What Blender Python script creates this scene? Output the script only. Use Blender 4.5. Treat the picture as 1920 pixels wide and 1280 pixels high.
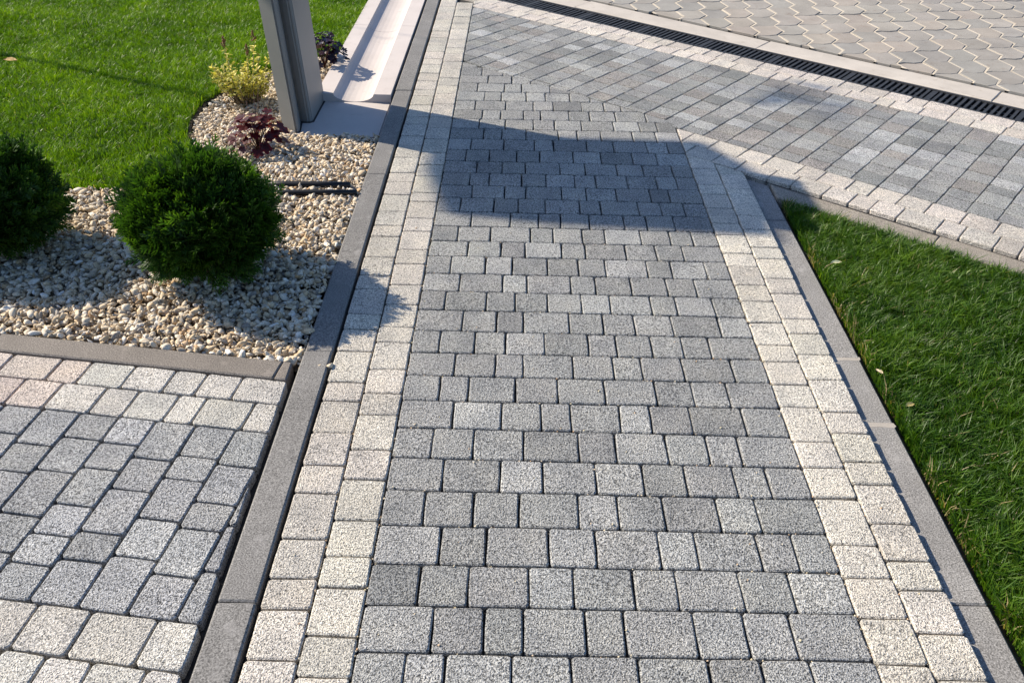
import bpy, bmesh, math, random
import numpy as np
from mathutils import Vector, Matrix
random.seed(7)
rng = np.random.default_rng(7)
R = math.radians
for o in list(bpy.data.objects):
    bpy.data.objects.remove(o)
scene = bpy.context.scene
col = scene.collection

# ------------------------------------------------------------------ camera
CAM_H = 1.7
f_px, pitch, yaw, roll = 1643.8, R(35.286), R(0.092), R(1.338)
fwd = Vector((math.sin(yaw)*math.cos(pitch), math.cos(yaw)*math.cos(pitch), -math.sin(pitch)))
rt0 = Vector((math.cos(yaw), -math.sin(yaw), 0)); up0 = rt0.cross(fwd)
rt = rt0*math.cos(roll) + up0*math.sin(roll); up = up0*math.cos(roll) - rt0*math.sin(roll)
cd = bpy.data.cameras.new('camera'); cam = bpy.data.objects.new('camera', cd); col.objects.link(cam)
m = Matrix((rt, up, -fwd)).transposed().to_4x4(); m.translation = Vector((0, 0, CAM_H))
cam.matrix_world = m
cd.sensor_width = 36; cd.lens = f_px/1920*36; cd.clip_start = .05; cd.clip_end = 2000
scene.camera = cam

# ------------------------------------------------------------------ light
SUN_EL = R(36); SUN_AZ = R(-22)           # shadows run along (cos az, sin az)
sdir = Vector((math.cos(SUN_AZ)*math.cos(SUN_EL), math.sin(SUN_AZ)*math.cos(SUN_EL), -math.sin(SUN_EL)))
w = bpy.data.worlds.new('World'); scene.world = w; w.use_nodes = True
nt = w.node_tree; sky = nt.nodes.new('ShaderNodeTexSky'); sky.sky_type = 'NISHITA'; sky.sun_disc = False
sky.ozone_density = 6.0; sky.sun_elevation = SUN_EL; sky.sun_rotation = math.atan2(-sdir.x, -sdir.y)
bg = nt.nodes['Background']; nt.links.new(sky.outputs[0], bg.inputs[0]); bg.inputs[1].default_value = .098
sl = bpy.data.lights.new('sun', 'SUN'); sl.energy = 4.6; sl.angle = R(.53); sl.color = (1, .89, .73)
so = bpy.data.objects.new('sun', sl); col.objects.link(so); so.rotation_euler = sdir.to_track_quat('-Z', 'Y').to_euler()
so.location = (0, 0, 20)
vs = scene.view_settings; vs.view_transform = 'Standard'; vs.look = 'None'; vs.gamma = 1; vs.exposure = .80
vs.use_curve_mapping = False

# ------------------------------------------------------------------ helpers
def tag(o, label=None, cat=None, group=None, kind=None):
    if label: o['label'] = label
    if cat: o['category'] = cat
    if group: o['group'] = group
    if kind: o['kind'] = kind
    return o

def link(name, me, mat=None, parent=None, loc=(0, 0, 0)):
    o = bpy.data.objects.new(name, me); col.objects.link(o); o.location = loc
    if mat is not None and not me.materials: me.materials.append(mat)
    if parent is not None: o.parent = parent
    return o

def empty(name, loc=(0, 0, 0)):
    o = bpy.data.objects.new(name, None); col.objects.link(o); o.location = loc; o.empty_display_size = .1
    return o

def mesh(name, v, f, smooth=False):
    me = bpy.data.meshes.new(name); me.from_pydata([tuple(p) for p in v], [], f); me.update()
    if smooth: me.polygons.foreach_set('use_smooth', [True]*len(me.polygons))
    return me

def big_mesh(name, v, tri, attr=None, smooth=False):
    """numpy triangles -> mesh, with an optional per-point float attribute"""
    v = np.asarray(v, np.float32); tri = np.asarray(tri, np.int32)
    me = bpy.data.meshes.new(name); n = len(tri)
    me.vertices.add(len(v)); me.vertices.foreach_set('co', v.ravel())
    me.loops.add(n*3); me.loops.foreach_set('vertex_index', tri.ravel())
    me.polygons.add(n); me.polygons.foreach_set('loop_start', np.arange(0, n*3, 3, dtype=np.int32))
    me.polygons.foreach_set('loop_total', np.full(n, 3, np.int32))
    if smooth: me.polygons.foreach_set('use_smooth', np.ones(n, bool))
    me.update(calc_edges=True)
    if attr is not None:
        for k, a in attr.items():
            at = me.attributes.new(k, 'FLOAT', 'POINT'); at.data.foreach_set('value', np.asarray(a, np.float32))
    return me

def rotpt(p, a):
    return (p[0]*math.cos(a) - p[1]*math.sin(a), p[0]*math.sin(a) + p[1]*math.cos(a))

def area(p):
    return .5*sum(p[i-1][0]*p[i][1] - p[i][0]*p[i-1][1] for i in range(len(p)))

def clip(poly, n, d):
    """keep the side where n.p >= d"""
    out = []
    for i in range(len(poly)):
        a, b = poly[i-1], poly[i]
        da = a[0]*n[0]+a[1]*n[1]-d; db = b[0]*n[0]+b[1]*n[1]-d
        if (da < 0) != (db < 0):
            t = da/(da-db); out.append((a[0]+(b[0]-a[0])*t, a[1]+(b[1]-a[1])*t))
        if db >= 0: out.append(b)
    return out

def dedupe(p, eps=.0015):
    q = []
    for a in p:
        if not q or math.dist(a, q[-1]) > eps: q.append(a)
    while len(q) > 1 and math.dist(q[0], q[-1]) <= eps: q.pop()
    return q

def inset(p, d):
    n = len(p); q = []
    for i in range(n):
        a, b, c = Vector(p[i-1]), Vector(p[i]), Vector(p[(i+1) % n])
        e1 = (b-a).normalized(); e2 = (c-b).normalized()
        n1 = Vector((-e1.y, e1.x)); n2 = Vector((-e2.y, e2.x))
        k = n1+n2
        if k.length < 1e-4: k = n1.copy()
        k.normalize(); s = d/max(.35, k.dot(n1)); q.append(tuple(b+k*s))
    return q

def round_corners(p, r):
    n = len(p); q = []
    for i in range(n):
        a, b, c = Vector(p[i-1]), Vector(p[i]), Vector(p[(i+1) % n])
        l1, l2 = (a-b).length, (c-b).length
        q.append(tuple(b+(a-b)/l1*min(r, l1*.3))); q.append(tuple(b+(c-b)/l2*min(r, l2*.3)))
    return q

def slab(name, poly, z, mat, parent=None, thick=.05, gap=.0025, r=.006, bev=.0035, wob=.0012, color=None, tilt=.0012, mids=True, fan=False):
    """one paving stone: rounded outline with slightly crumbled edges, bevelled top, real thickness"""
    poly = dedupe(poly)
    if len(poly) < 3: return None
    if area(poly) < 0: poly = poly[::-1]
    if abs(area(poly)) < .0008: return None
    p = inset(poly, gap)
    if area(p) < .0004: return None
    p = round_corners(p, r)
    if mids:
        q = []
        for i in range(len(p)):
            a, b = p[i], p[(i+1) % len(p)]; q.append(a)
            if math.dist(a, b) > .03: q.append(((a[0]+b[0])/2, (a[1]+b[1])/2))
        p = q
    p = [(x+random.uniform(-wob, wob), y+random.uniform(-wob, wob)) for x, y in p]
    cx = sum(a[0] for a in p)/len(p); cy = sum(a[1] for a in p)/len(p)
    pi = inset(p, bev); n = len(p)
    tx, ty, dz = random.uniform(-tilt, tilt)*8, random.uniform(-tilt, tilt)*8, random.uniform(-tilt, tilt)
    zt = lambda q: dz+(q[0]-cx)*tx+(q[1]-cy)*ty
    v = [(a[0]-cx, a[1]-cy, zt(a)) for a in pi] + [(a[0]-cx, a[1]-cy, zt(a)-bev*.8) for a in p] + [(a[0]-cx, a[1]-cy, -thick) for a in p]
    f = [tuple(range(n))]
    if fan:
        v.append((0, 0, dz)); f = [(i, (i+1) % n, 3*n) for i in range(n)]
    for k in (0, n):
        f += [(k+i, k+n+i, k+n+(i+1) % n, k+(i+1) % n) for i in range(n)]
    o = link(name, mesh(name, v, f), mat, parent, (cx, cy, z))
    if color: o.color = (*color, 1)
    return o

def sheet(name, poly, z, mat, thick=.0):
    if area(poly) < 0: poly = poly[::-1]
    n = len(poly)
    if thick == 0:
        return link(name, mesh(name, [(x, y, z) for x, y in poly], [tuple(range(n))]), mat)
    v = [(x, y, z) for x, y in poly]+[(x, y, z-thick) for x, y in poly]
    return link(name, mesh(name, v, [tuple(range(n))]+[(i, n+i, n+(i+1) % n, (i+1) % n) for i in range(n)]), mat)

def tube_arrays(pts, radii, seg=6):
    v, f = [], []
    for i, p in enumerate(pts):
        p = Vector(p); d = (Vector(pts[min(i+1, len(pts)-1)]) - Vector(pts[max(i-1, 0)])).normalized()
        a = d.orthogonal().normalized(); b = d.cross(a)
        for k in range(seg):
            t = 2*math.pi*k/seg; v.append(tuple(p+(a*math.cos(t)+b*math.sin(t))*radii[i]))
    for i in range(len(pts)-1):
        for k in range(seg):
            f.append((i*seg+k, i*seg+(k+1) % seg, (i+1)*seg+(k+1) % seg, (i+1)*seg+k))
    f.append(tuple(range(seg))[::-1]); f.append(tuple((len(pts)-1)*seg+k for k in range(seg)))
    return v, f

def tubes(name, lst, seg=6):
    V, F = [], []
    for pts, radii in lst:
        v, f = tube_arrays(pts, radii, seg); b = len(V); V += v; F += [tuple(b+i for i in q) for q in f]
    return mesh(name, V, F, True)

def in_poly(x, y, poly):
    ins = np.zeros(len(x), bool); n = len(poly)
    for i in range(n):
        x1, y1 = poly[i-1]; x2, y2 = poly[i]
        c = ((y1 > y) != (y2 > y))
        with np.errstate(divide='ignore', invalid='ignore'):
            ins ^= c & (x < (x2-x1)*(y-y1)/(y2-y1+1e-12)+x1)
    return ins

def vnoise(x, y, s, seed=0):
    """cheap smooth value noise"""
    r = np.random.default_rng(seed); g = r.random((64, 64))
    u = x/s+1000; v = y/s+1000; i = np.floor(u).astype(int); j = np.floor(v).astype(int)
    a = u-i; b = v-j; a = a*a*(3-2*a); b = b*b*(3-2*b)
    q = lambda k, l: g[k % 64, l % 64]
    return (q(i, j)*(1-a)+q(i+1, j)*a)*(1-b)+(q(i, j+1)*(1-a)+q(i+1, j+1)*a)*b

# ------------------------------------------------------------------ materials
class Mat:
    def __init__(s, name):
        s.m = bpy.data.materials.new(name); s.m.use_nodes = True; s.t = s.m.node_tree; s.b = s.t.nodes['Principled BSDF']
        s.b.inputs['Specular IOR Level'].default_value = .3
    def n(s, typ, **k):
        q = s.t.nodes.new('ShaderNode'+typ)
        for a, b in k.items():
            if a in q.inputs: q.inputs[a].default_value = b
            else: setattr(q, a, b)
        return q
    def l(s, a, b): s.t.links.new(a, b)
    def pos(s): return s.n('NewGeometry').outputs['Position']
    def noise(s, scale, detail=2, rough=.5, vec=None):
        q = s.n('TexNoise'); q.inputs['Scale'].default_value = scale; q.inputs['Detail'].default_value = detail; q.inputs['Roughness'].default_value = rough
        s.l(vec or s.pos(), q.inputs['Vector']); return q
    def vor(s, scale, feat='F1', vec=None):
        q = s.n('TexVoronoi'); q.feature = feat; q.inputs['Scale'].default_value = scale; s.l(vec or s.pos(), q.inputs['Vector']); return q
    def ramp(s, fac, stops):
        q = s.n('ValToRGB'); e = q.color_ramp.elements
        while len(e) < len(stops): e.new(.5)
        for i, (p, c) in enumerate(stops):
            e[i].position = p; e[i].color = (*c, 1) if len(c) == 3 else c
        s.l(fac, q.inputs[0]); return q.outputs[0]
    def mix(s, a, b, fac, mode='MIX'):
        q = s.n('Mix'); q.data_type = 'RGBA'; q.blend_type = mode
        for k, val in ((0, fac), (6, a), (7, b)):
            if hasattr(val, 'links'): s.l(val, q.inputs[k])
            else: q.inputs[k].default_value = val if not isinstance(val, tuple) else (*val, 1)
        return q.outputs[2]
    def math(s, op, a, b=0.):
        q = s.n('Math'); q.operation = op
        for k, val in ((0, a), (1, b)):
            if hasattr(val, 'links'): s.l(val, q.inputs[k])
            else: q.inputs[k].default_value = val
        return q.outputs[0]
    def bump(s, h, strength, dist):
        q = s.n('Bump'); q.inputs['Strength'].default_value = strength; q.inputs['Distance'].default_value = dist
        s.l(h, q.inputs['Height']); s.l(q.outputs[0], s.b.inputs['Normal'])
    def color(s, c):
        if hasattr(c, 'links'): s.l(c, s.b.inputs['Base Color'])
        else: s.b.inputs['Base Color'].default_value = (*c, 1)
    def rough(s, r): s.b.inputs['Roughness'].default_value = r

def g3(v): return (v, v, v)

def washed_stone(name, grain=300, pit=.55, lo=.12, bump=.9):
    """exposed-aggregate concrete: worm-like pale grains over darker pits, tinted by the stone's own colour"""
    M = Mat(name); M.rough(.85)
    info = M.n('ObjectInfo')
    warp = M.noise(220, 2); wv = M.n('VectorMath'); wv.operation = 'MULTIPLY_ADD'
    M.l(warp.outputs['Color'], wv.inputs[0]); wv.inputs[1].default_value = (.006, .006, .006); M.l(M.pos(), wv.inputs[2])
    n1 = M.noise(grain, 1.5, .6, wv.outputs[0])
    n2 = M.noise(grain*.45, 2, .6)
    h = M.math('ADD', M.math('MULTIPLY', n1.outputs[0], .72), M.math('MULTIPLY', n2.outputs[0], .28))
    pitc = M.ramp(h, [(.36, g3(lo)), (.45, g3(pit)), (.52, g3(1.1)), (.66, g3(1.42))])
    big = M.noise(9, 4, .6); tone = M.ramp(big.outputs[0], [(.3, (.82, .83, .85)), (.5, (1, 1, 1)), (.72, (1.13, 1.11, 1.07))])
    c = M.mix(info.outputs['Color'], pitc, 1., 'MULTIPLY'); c = M.mix(c, tone, 1., 'MULTIPLY')
    # wear, dust and faint stains that run across many stones
    wear = M.noise(2.2, 5, .65); c = M.mix(c, M.ramp(wear.outputs[0], [(.32, (.84, .84, .84)), (.5, (1, 1, 1)), (.7, (1.09, 1.09, 1.08))]), 1., 'MULTIPLY')
    # small dark pores
    v = M.vor(95); pore = M.ramp(v.outputs['Distance'], [(.10, g3(.45)), (.2, g3(1))])
    sel = M.noise(30, 1); s2 = M.ramp(sel.outputs[0], [(.56, g3(0)), (.62, g3(1))])
    c = M.mix(c, M.mix(c, pore, 1., 'MULTIPLY'), s2)
    M.color(c)
    hh = M.ramp(h, [(.33, g3(0)), (.62, g3(1))])
    M.bump(hh, bump, .0035)
    return M.m

def concrete(name, base, var=.12, grain=500, bump=.25, stain=None, speck=.35):
    M = Mat(name); M.rough(.8)
    a = M.noise(4, 5, .6); b = M.noise(grain, 2, .7)
    c = M.ramp(a.outputs[0], [(.3, tuple(x*(1-var) for x in base)), (.7, tuple(x*(1+var) for x in base))])
    c = M.mix(c, M.ramp(b.outputs[0], [(.3, g3(1-speck)), (.55, g3(1)), (.75, g3(1+speck))]), 1., 'MULTIPLY')
    if stain:
        st = M.noise(14, 4, .7); c = M.mix(c, stain, M.ramp(st.outputs[0], [(.58, g3(0)), (.72, g3(.7))]))
    info = M.n('ObjectInfo'); c = M.mix(c, info.outputs['Color'], 1., 'MULTIPLY')
    M.color(c); M.bump(b.outputs[0], bump, .002); return M.m

def plain(name, c, rough=.6, var=0, scale=30, bump=0):
    M = Mat(name); M.rough(rough)
    if var:
        n = M.noise(scale, 4, .6); M.color(M.ramp(n.outputs[0], [(.3, tuple(x*(1-var) for x in c)), (.7, tuple(x*(1+var) for x in c))]))
        if bump: M.bump(n.outputs[0], bump, .003)
    else: M.color(c)
    return M.m

def leafy(name, stops, rough=.5, trans=.35, tmul=(1.1, 1.2, .5), spec=.3):
    """leaf material: colour by a per-point tint attribute, plus light shining through"""
    M = Mat(name); M.rough(rough); M.b.inputs['Specular IOR Level'].default_value = spec
    at = M.n('Attribute'); at.attribute_name = 'tint'
    c = M.ramp(at.outputs['Fac'], stops); M.color(c)
    tr = M.n('BsdfTranslucent'); M.l(M.mix(c, tmul, 1., 'MULTIPLY'), tr.inputs[0])
    mx = M.n('MixShader'); mx.inputs[0].default_value = trans
    M.l(M.b.outputs[0], mx.inputs[1]); M.l(tr.outputs[0], mx.inputs[2])
    M.l(mx.outputs[0], M.t.nodes['Material Output'].inputs[0]); return M.m

m_grey = washed_stone('washed_grey_stone', 265, .52, .09, 1.0)
m_light = washed_stone('washed_cream_stone', 265, .68, .18, .9)
m_kerb = concrete('kerb_concrete', (.205, .198, .188), .14, 260, .5, (.27, .26, .25), .75)
m_strip = concrete('pale_strip_concrete', (.46, .42, .37), .12, 300, .2, (.34, .30, .25), .15)
m_block = concrete('road_block_concrete', (.30, .28, .25), .14, 250, .25, (.22, .18, .15), .2)
m_plinth = concrete('smooth_pale_concrete', (.52, .47, .44), .06, 400, .08, (.43, .38, .35), .06)
m_joint = plain('dark_joint_sand', (.035, .033, .032), .95, .5, 200, .4)
m_gritjoint = plain('pale_joint_mortar', (.52, .46, .37), .95, .3, 120, .3)
m_soil = plain('soil', (.06, .045, .03), .95, .5, 60, .5)
m_iron = plain('dusty_cast_iron', (.03, .03, .031), .55, .5, 90, .2)
m_pipe = plain('black_plastic', (.012, .013, .015), .45)
m_steel = plain('grey_painted_steel', (.205, .205, .195), .42, .05, 6)
m_seal = plain('dark_sealant', (.03, .03, .03), .7)
m_bark = plain('bark', (.14, .10, .07), .9, .4, 60, .5)
m_twig = plain('twig', (.20, .15, .09), .85, .3, 60)

# ------------------------------------------------------------------ setting: ground
g = sheet('ground', [(-300, -300), (300, -300), (300, 300), (-300, 300)], -.14, plain('earth', (.09, .085, .05), .95, .4, 2))
tag(g, 'bare brown earth under and around the whole garden and paving', 'ground', kind='structure')

DW = R(-38.3)                               # driveway axes: u along the drain, v away from the camera
def dw(u, v): return rotpt((u, v), DW)
NV = (-math.sin(DW), math.cos(DW))          # direction of v
LP = R(-7.1)                                # lower-left pavement axes
def lp(u, v): return rotpt((u, v), LP)

XL, XR = -.330, .828                        # grey field of the path
def shade(base, k=.12, hue=.01):
    s = random.gauss(1, k); return tuple(max(.02, b*s*random.uniform(1-hue, 1+hue)) for b in base)
GREY = (.362, .362, .348); CREAM = (.60, .56, .49)
def grey(): 
    b = GREY
    t = random.random()
    if t < .16: b = (.41, .412, .398)
    elif t < .30: b = (.315, .316, .306)
    elif t < .36: b = (.36, .36, .345)
    return shade(b, .075, .006)
def cream(b=CREAM): return shade(b, .06, .012)

# ------------------------------------------------------------------ path, grey field (stones read off the photograph)
PATH_LINES = [(5.397,5.372),(5.23,5.231),(5.086,5.096),(4.956,4.964),(4.816,4.826),(4.674,4.695),(4.532,4.56),(4.408,4.41),(4.274,4.279),(4.136,4.148),(4.001,4.011),(3.869,3.867),(3.738,3.74),(3.605,3.605),(3.481,3.472),(3.347,3.346),(3.216,3.213),(3.091,3.09),(2.968,2.967),(2.838,2.837),(2.713,2.707),(2.589,2.581),(2.459,2.455),(2.331,2.331),(2.208,2.205),(2.082,2.081),(1.956,1.949),(1.827,1.819),(1.699,1.697),(1.572,1.573),(1.445,1.447),(1.321,1.324),(1.194,1.197)]
PATH_JOINTS = [[-0.237],[-0.204,-0.08],[-0.165,-0.027,0.082],[-0.22,-0.068,0.03,0.19],[-0.176,-0.082,0.055,0.162,0.297,0.406],[-0.22,-0.056,0.093,0.201,0.354,0.476,0.566],[-0.177,-0.08,0.041,0.131,0.28,0.391,0.526,0.687],[-0.188,-0.054,0.092,0.201,0.34,0.505,0.639,0.729],[-0.161,-0.069,0.053,0.217,0.311,0.431,0.591,0.709],[-0.217,-0.056,0.094,0.188,0.352,0.483,0.647,0.75],[-0.234,-0.123,0.009,0.118,0.278,0.412,0.562,0.679],[-0.177,-0.058,0.05,0.21,0.328,0.476,0.598,0.736],[-0.203,-0.114,0.033,0.142,0.273,0.369,0.512,0.646,0.737],[-0.185,-0.042,0.051,0.209,0.317,0.452,0.601,0.685],[-0.231,-0.086,0.018,0.134,0.283,0.373,0.535,0.632,0.732],[-0.176,-0.013,0.105,0.196,0.316,0.461,0.555,0.67],[-0.223,-0.091,0.071,0.161,0.281,0.372,0.517,0.636,0.727],[-0.177,-0.046,0.049,0.192,0.286,0.445,0.565,0.67],[-0.235,-0.103,0.0,0.134,0.252,0.355,0.515,0.607,0.739],[-0.194,-0.034,0.056,0.217,0.309,0.441,0.574,0.68],[-0.238,-0.091,0.013,0.129,0.25,0.353,0.5,0.59,0.725],[-0.168,-0.05,0.042,0.201,0.319,0.427,0.559,0.723],[-0.237,-0.12,-0.017,0.114,0.26,0.353,0.472,0.575,0.667],[-0.179,-0.048,0.042,0.203,0.334,0.425,0.559,0.72],[-0.217,-0.128,0.018,0.15,0.297,0.455,0.572,0.681],[-0.168,-0.023,0.096,0.185,0.332,0.425,0.545,0.704],[-0.219,-0.101,0.044,0.202,0.308,0.456,0.573,0.666],[-0.178,-0.021,0.097,0.243,0.374,0.492,0.627,0.72],[-0.218,-0.089,0.031,0.189,0.294,0.416,0.559,0.665],[-0.167,-0.05,0.108,0.227,0.388,0.481,0.64,0.731],[-0.208,-0.089,0.058,0.164,0.31,0.414,0.571,0.691],[-0.165,-0.047,0.044,0.188,0.277,0.439,0.556,0.663]]
for k in range(2):                          # two more courses toward the viewer's feet
    y = PATH_LINES[-1][0]-.127; PATH_LINES.append((y, y+.002)); PATH_JOINTS.append(PATH_JOINTS[24+k*3])
path = sheet('path', [(XL, .85), (XR, .85), (XR, 4.5), (XL, 5.5)], -.016, m_joint)
tag(path, 'grey textured paving of the central garden path laid in straight courses', 'path', kind='structure')
V_CUT = 3.985                               # where the path's courses are cut against the driveway
ends = {0: [-.15], 1: [.05], 2: [.2], 3: [.33], 4: [.55], 5: [.72]}
for i, js in enumerate(PATH_JOINTS):
    (tl, tr), (bl, br) = PATH_LINES[i], PATH_LINES[i+1]
    xs = [XL]+js+([XR] if i > 5 else ends[i])
    Y = lambda l, r, x: l+(r-l)*(x-XL)/(XR-XL)
    for a, b in zip(xs, xs[1:]):
        ja, jb = random.gauss(0, .001), random.gauss(0, .001)
        q = [(a, Y(bl, br, a)), (b, Y(bl, br, b)), (b+jb, Y(tl, tr, b)), (a+ja, Y(tl, tr, a))]
        q = clip(q, (-NV[0], -NV[1]), -V_CUT)
        slab('paver', q, 0, m_grey, path, color=grey())

# ------------------------------------------------------------------ path borders, two cream courses each side
LEFT_OUT = [6.581,6.404,6.241,6.149,5.96,5.815,5.654,5.521,5.383,5.265,5.109,4.973,4.83,4.727,4.587,4.416,4.305,4.156,4.038,3.888,3.72,3.623,3.492,3.334,3.205,3.112,2.945,2.81,2.712,2.547,2.455,2.328,2.164,2.071,1.924,1.787,1.68,1.518,1.393,1.302,1.167]
LEFT_IN = [6.499,6.318,6.159,6.019,5.778,5.607,5.487,5.33,5.2,5.028,4.909,4.77,4.604,4.416,4.269,4.122,3.958,3.815,3.692,3.52,3.434,3.275,3.165,3.01,2.9,2.75,2.617,2.474,2.382,2.232,2.111,2.007,1.854,1.736,1.585,1.464,1.369,1.234,1.128]
RIGHT_IN = [3.956,3.841,3.665,3.568,3.432,3.295,3.191,3.04,2.936,2.799,2.688,2.551,2.416,2.323,2.202,2.09,1.93,1.822,1.703,1.538,1.432,1.313,1.19]
RIGHT_OUT = [3.783,3.629,3.37,3.243,3.093,3.003,2.854,2.748,2.579,2.489,2.365,2.23,2.069,1.972,1.849,1.759,1.613,1.489,1.399,1.275]
def border_course(parent, ys, x0, x1, base, cuts=(), y_top=None):
    ys = [ys[0]+.15 if y_top is None else y_top]+ys+[ys[-1]-.12, ys[-1]-.27]
    for a, b in zip(ys, ys[1:]):
        s = random.gauss(0, .0012)
        q = [(x0, b), (x1, b+s), (x1, a+s), (x0, a)]
        for n, d in cuts: q = clip(q, n, d) if q else q
        if len(q) > 2: slab('paver', q, .001, m_light, parent, color=cream(base))
bl = sheet('path_border', [(-.575, .85), (XL, .85), (XL, 6.3), (-.45, 7.0), (-.575, 7.0)], -.016, m_joint)
tag(bl, 'double band of cream paving stones along the left side of the path', 'path border', 'cream bands edging the path', 'structure')
border_course(bl, LEFT_OUT, -.574, -.452, (.57, .53, .465), y_top=6.85)
border_course(bl, LEFT_IN, -.452, XL, (.58, .54, .47), [((-NV[0], -NV[1]), -5.06)], y_top=6.7)
br_ = sheet('path_border', [(XR, .85), (1.069, .85), (1.069, 3.75), (XR, 4.05)], -.016, m_joint)
tag(br_, 'double band of cream paving stones along the right side of the path', 'path border', 'cream bands edging the path', 'structure')
cutR = [((-NV[0], -NV[1]), -3.655)]
border_course(br_, RIGHT_IN, XR, .950, (.63, .585, .505), [((-NV[0], -NV[1]), -3.66)], y_top=4.1)
border_course(br_, RIGHT_OUT, .950, 1.069, (.63, .585, .505), cutR, y_top=3.95)

# ------------------------------------------------------------------ kerbs of grey concrete
def kerb(label, pieces, z, mat=m_kerb, name='kerb', tint=(1, 1, 1), thick=.13, wob=.0008, bev=.005):
    e = empty(name); tag(e, label, 'kerb', kind='structure')
    for p in pieces:
        s = random.uniform(.95, 1.05)
        slab('kerb_stone', p, z, mat, e, thick, .0015, .004, bev, wob, tuple(t*s for t in tint), .0008)
    return e
def xstones(x0, x1, ys): return [[(x0, b), (x1, b), (x1, a), (x0, a)] for a, b in zip(ys, ys[1:])]
kerb('long grey concrete kerb left of the path, beside the gravel and gutter', xstones(-.676, -.582, [7.2, 5.80, 4.80, 3.68, 2.318, 1.318, .6]), .006)
kerb('grey concrete kerb between the right band of the path and the lawn', [clip(p, (-NV[0], -NV[1]), -3.648) for p in xstones(1.0725, 1.172, [4.2, 3.38, 2.378, 1.378, .6])], -.024, tint=(1.38, 1.38, 1.38))
for y in (2.378, 2.04):
    slab('mortar_joint', [(1.073, y-.014), (1.1715, y-.012), (1.1715, y+.012), (1.073, y+.014)], -.0225, m_strip, bpy.data.objects['kerb.001'], .004, 0, .004, .001, .003, (.8, .8, .8), 0)
kerb('weathered concrete kerb between the driveway and the wedge of lawn',
     [clip([dw(a, 3.535), dw(b, 3.535), dw(b, 3.648), dw(a, 3.648)], (1, 0), 1.1735) for a, b in ((-1.7, -.62), (-.62, .4), (.4, 1.4))], -.013, tint=(1.3, 1.2, 1.05))
kerb('brownish grey kerb between the gravel bed and the lower left paving',
     [clip([lp(a, 2.06), lp(b, 2.06), lp(b, 2.156), lp(a, 2.156)], (-1, 0), .70) for a, b in ((-3.1, -1.98), (-1.98, -1.005), (-1.005, -.8))], .004, tint=(1.03, .95, .88))

# ------------------------------------------------------------------ driveway
U0, U1 = -4.6, .75
dwy = sheet('driveway', clip([dw(U0, 3.91), dw(U1, 3.91), dw(U1, 4.985), dw(U0, 4.985)], (1, 0), XL), -.0165, m_joint)
tag(dwy, 'grey paving of the driveway set diagonally to the path', 'driveway', kind='structure')
u = -1.243+.1285*12-.1285*36
while u < .45:
    v = 3.925-random.uniform(0, .02); top = 4.978; lens = []
    first = True
    while v < top-.02:
        step = random.choice((.09, .105, .119, .132, .147, .09, .119))
        if first and random.random() < .35: step *= .75
        first = False
        if top-(v+step) < .06: step = top-v
        lo_, hi_ = max(v, 3.925), min(v+step, top)
        q = [dw(u, lo_+.0016), dw(u+.1285, lo_+.0016), dw(u+.1285, hi_-.0016), dw(u, hi_-.0016)]
        q = clip(q, (1, 0), XL+.001)
        if len(q) > 2: q = clip(q, NV, V_CUT+.002) if sum(p[0] for p in q)/len(q) < .79 else q
        if len(q) > 2:
            t = random.random(); b = (.32, .325, .315) if t < .28 else (.47, .475, .465) if t < .46 else (.365, .345, .32) if t < .60 else (.395, .395, .38)
            slab('paver', q, 0, m_grey, dwy, gap=.0016, color=shade(b, .08, .008), wob=.0012, bev=.003)
        v += step
    u += .1285
NEAR_OUT = [-1.848,-1.697,-1.57,-1.409,-1.295,-1.144,-1.023,-.928,-.812,-.646,-.552,-.418,-.324,-.2,-.05,.05,.2,.31,.45]
NEAR_IN = [-1.93,-1.79,-1.626,-1.495,-1.331,-1.225,-1.086,-.985,-.86,-.737,-.588,-.453,-.33,-.21,-.05,.08,.2,.33,.45]
nb = sheet('driveway_border', clip([dw(-2.2, 3.655), dw(U1, 3.655), dw(U1, 3.922), dw(-2.2, 3.922)], (1, 0), XR), -.017, m_joint)
tag(nb, 'double band of cream stones along the near edge of the driveway', 'driveway border', 'cream bands edging the driveway', 'structure')
def dcourse(parent, us, v0, v1, base, cuts):
    for a, b in zip(us, us[1:]):
        q = [dw(a, v0), dw(b, v0), dw(b, v1), dw(a, v1)]
        for n, d in cuts: q = clip(q, n, d) if q else q
        if len(q) > 2: slab('paver', q, .001, m_light, parent, color=cream(base), gap=.002)
dcourse(nb, [-2.2]+NEAR_IN, 3.787, 3.92, (.62, .57, .50), [((1, 0), XR+.002)])
dcourse(nb, [-2.2, -1.97]+NEAR_OUT, 3.658, 3.787, (.62, .57, .50), [((1, 0), XR+.002)])
fb = sheet('driveway_border', clip([dw(U0, 4.982), dw(U1, 4.982), dw(U1, 5.235), dw(U0, 5.235)], (1, 0), -.45), -.017, m_joint)
tag(fb, 'double band of cream stones between the driveway and the slotted drain', 'driveway border', 'cream bands edging the driveway', 'structure')
for v0, v1, xc in ((4.982, 5.106, XL), (5.106, 5.232, -.45)):
    us = [U0]
    while us[-1] < U1: us.append(us[-1]+random.choice((.09, .119, .132, .147, .161)))
    dcourse(fb, us, v0, v1, (.66, .60, .53), [((1, 0), xc)])

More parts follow.
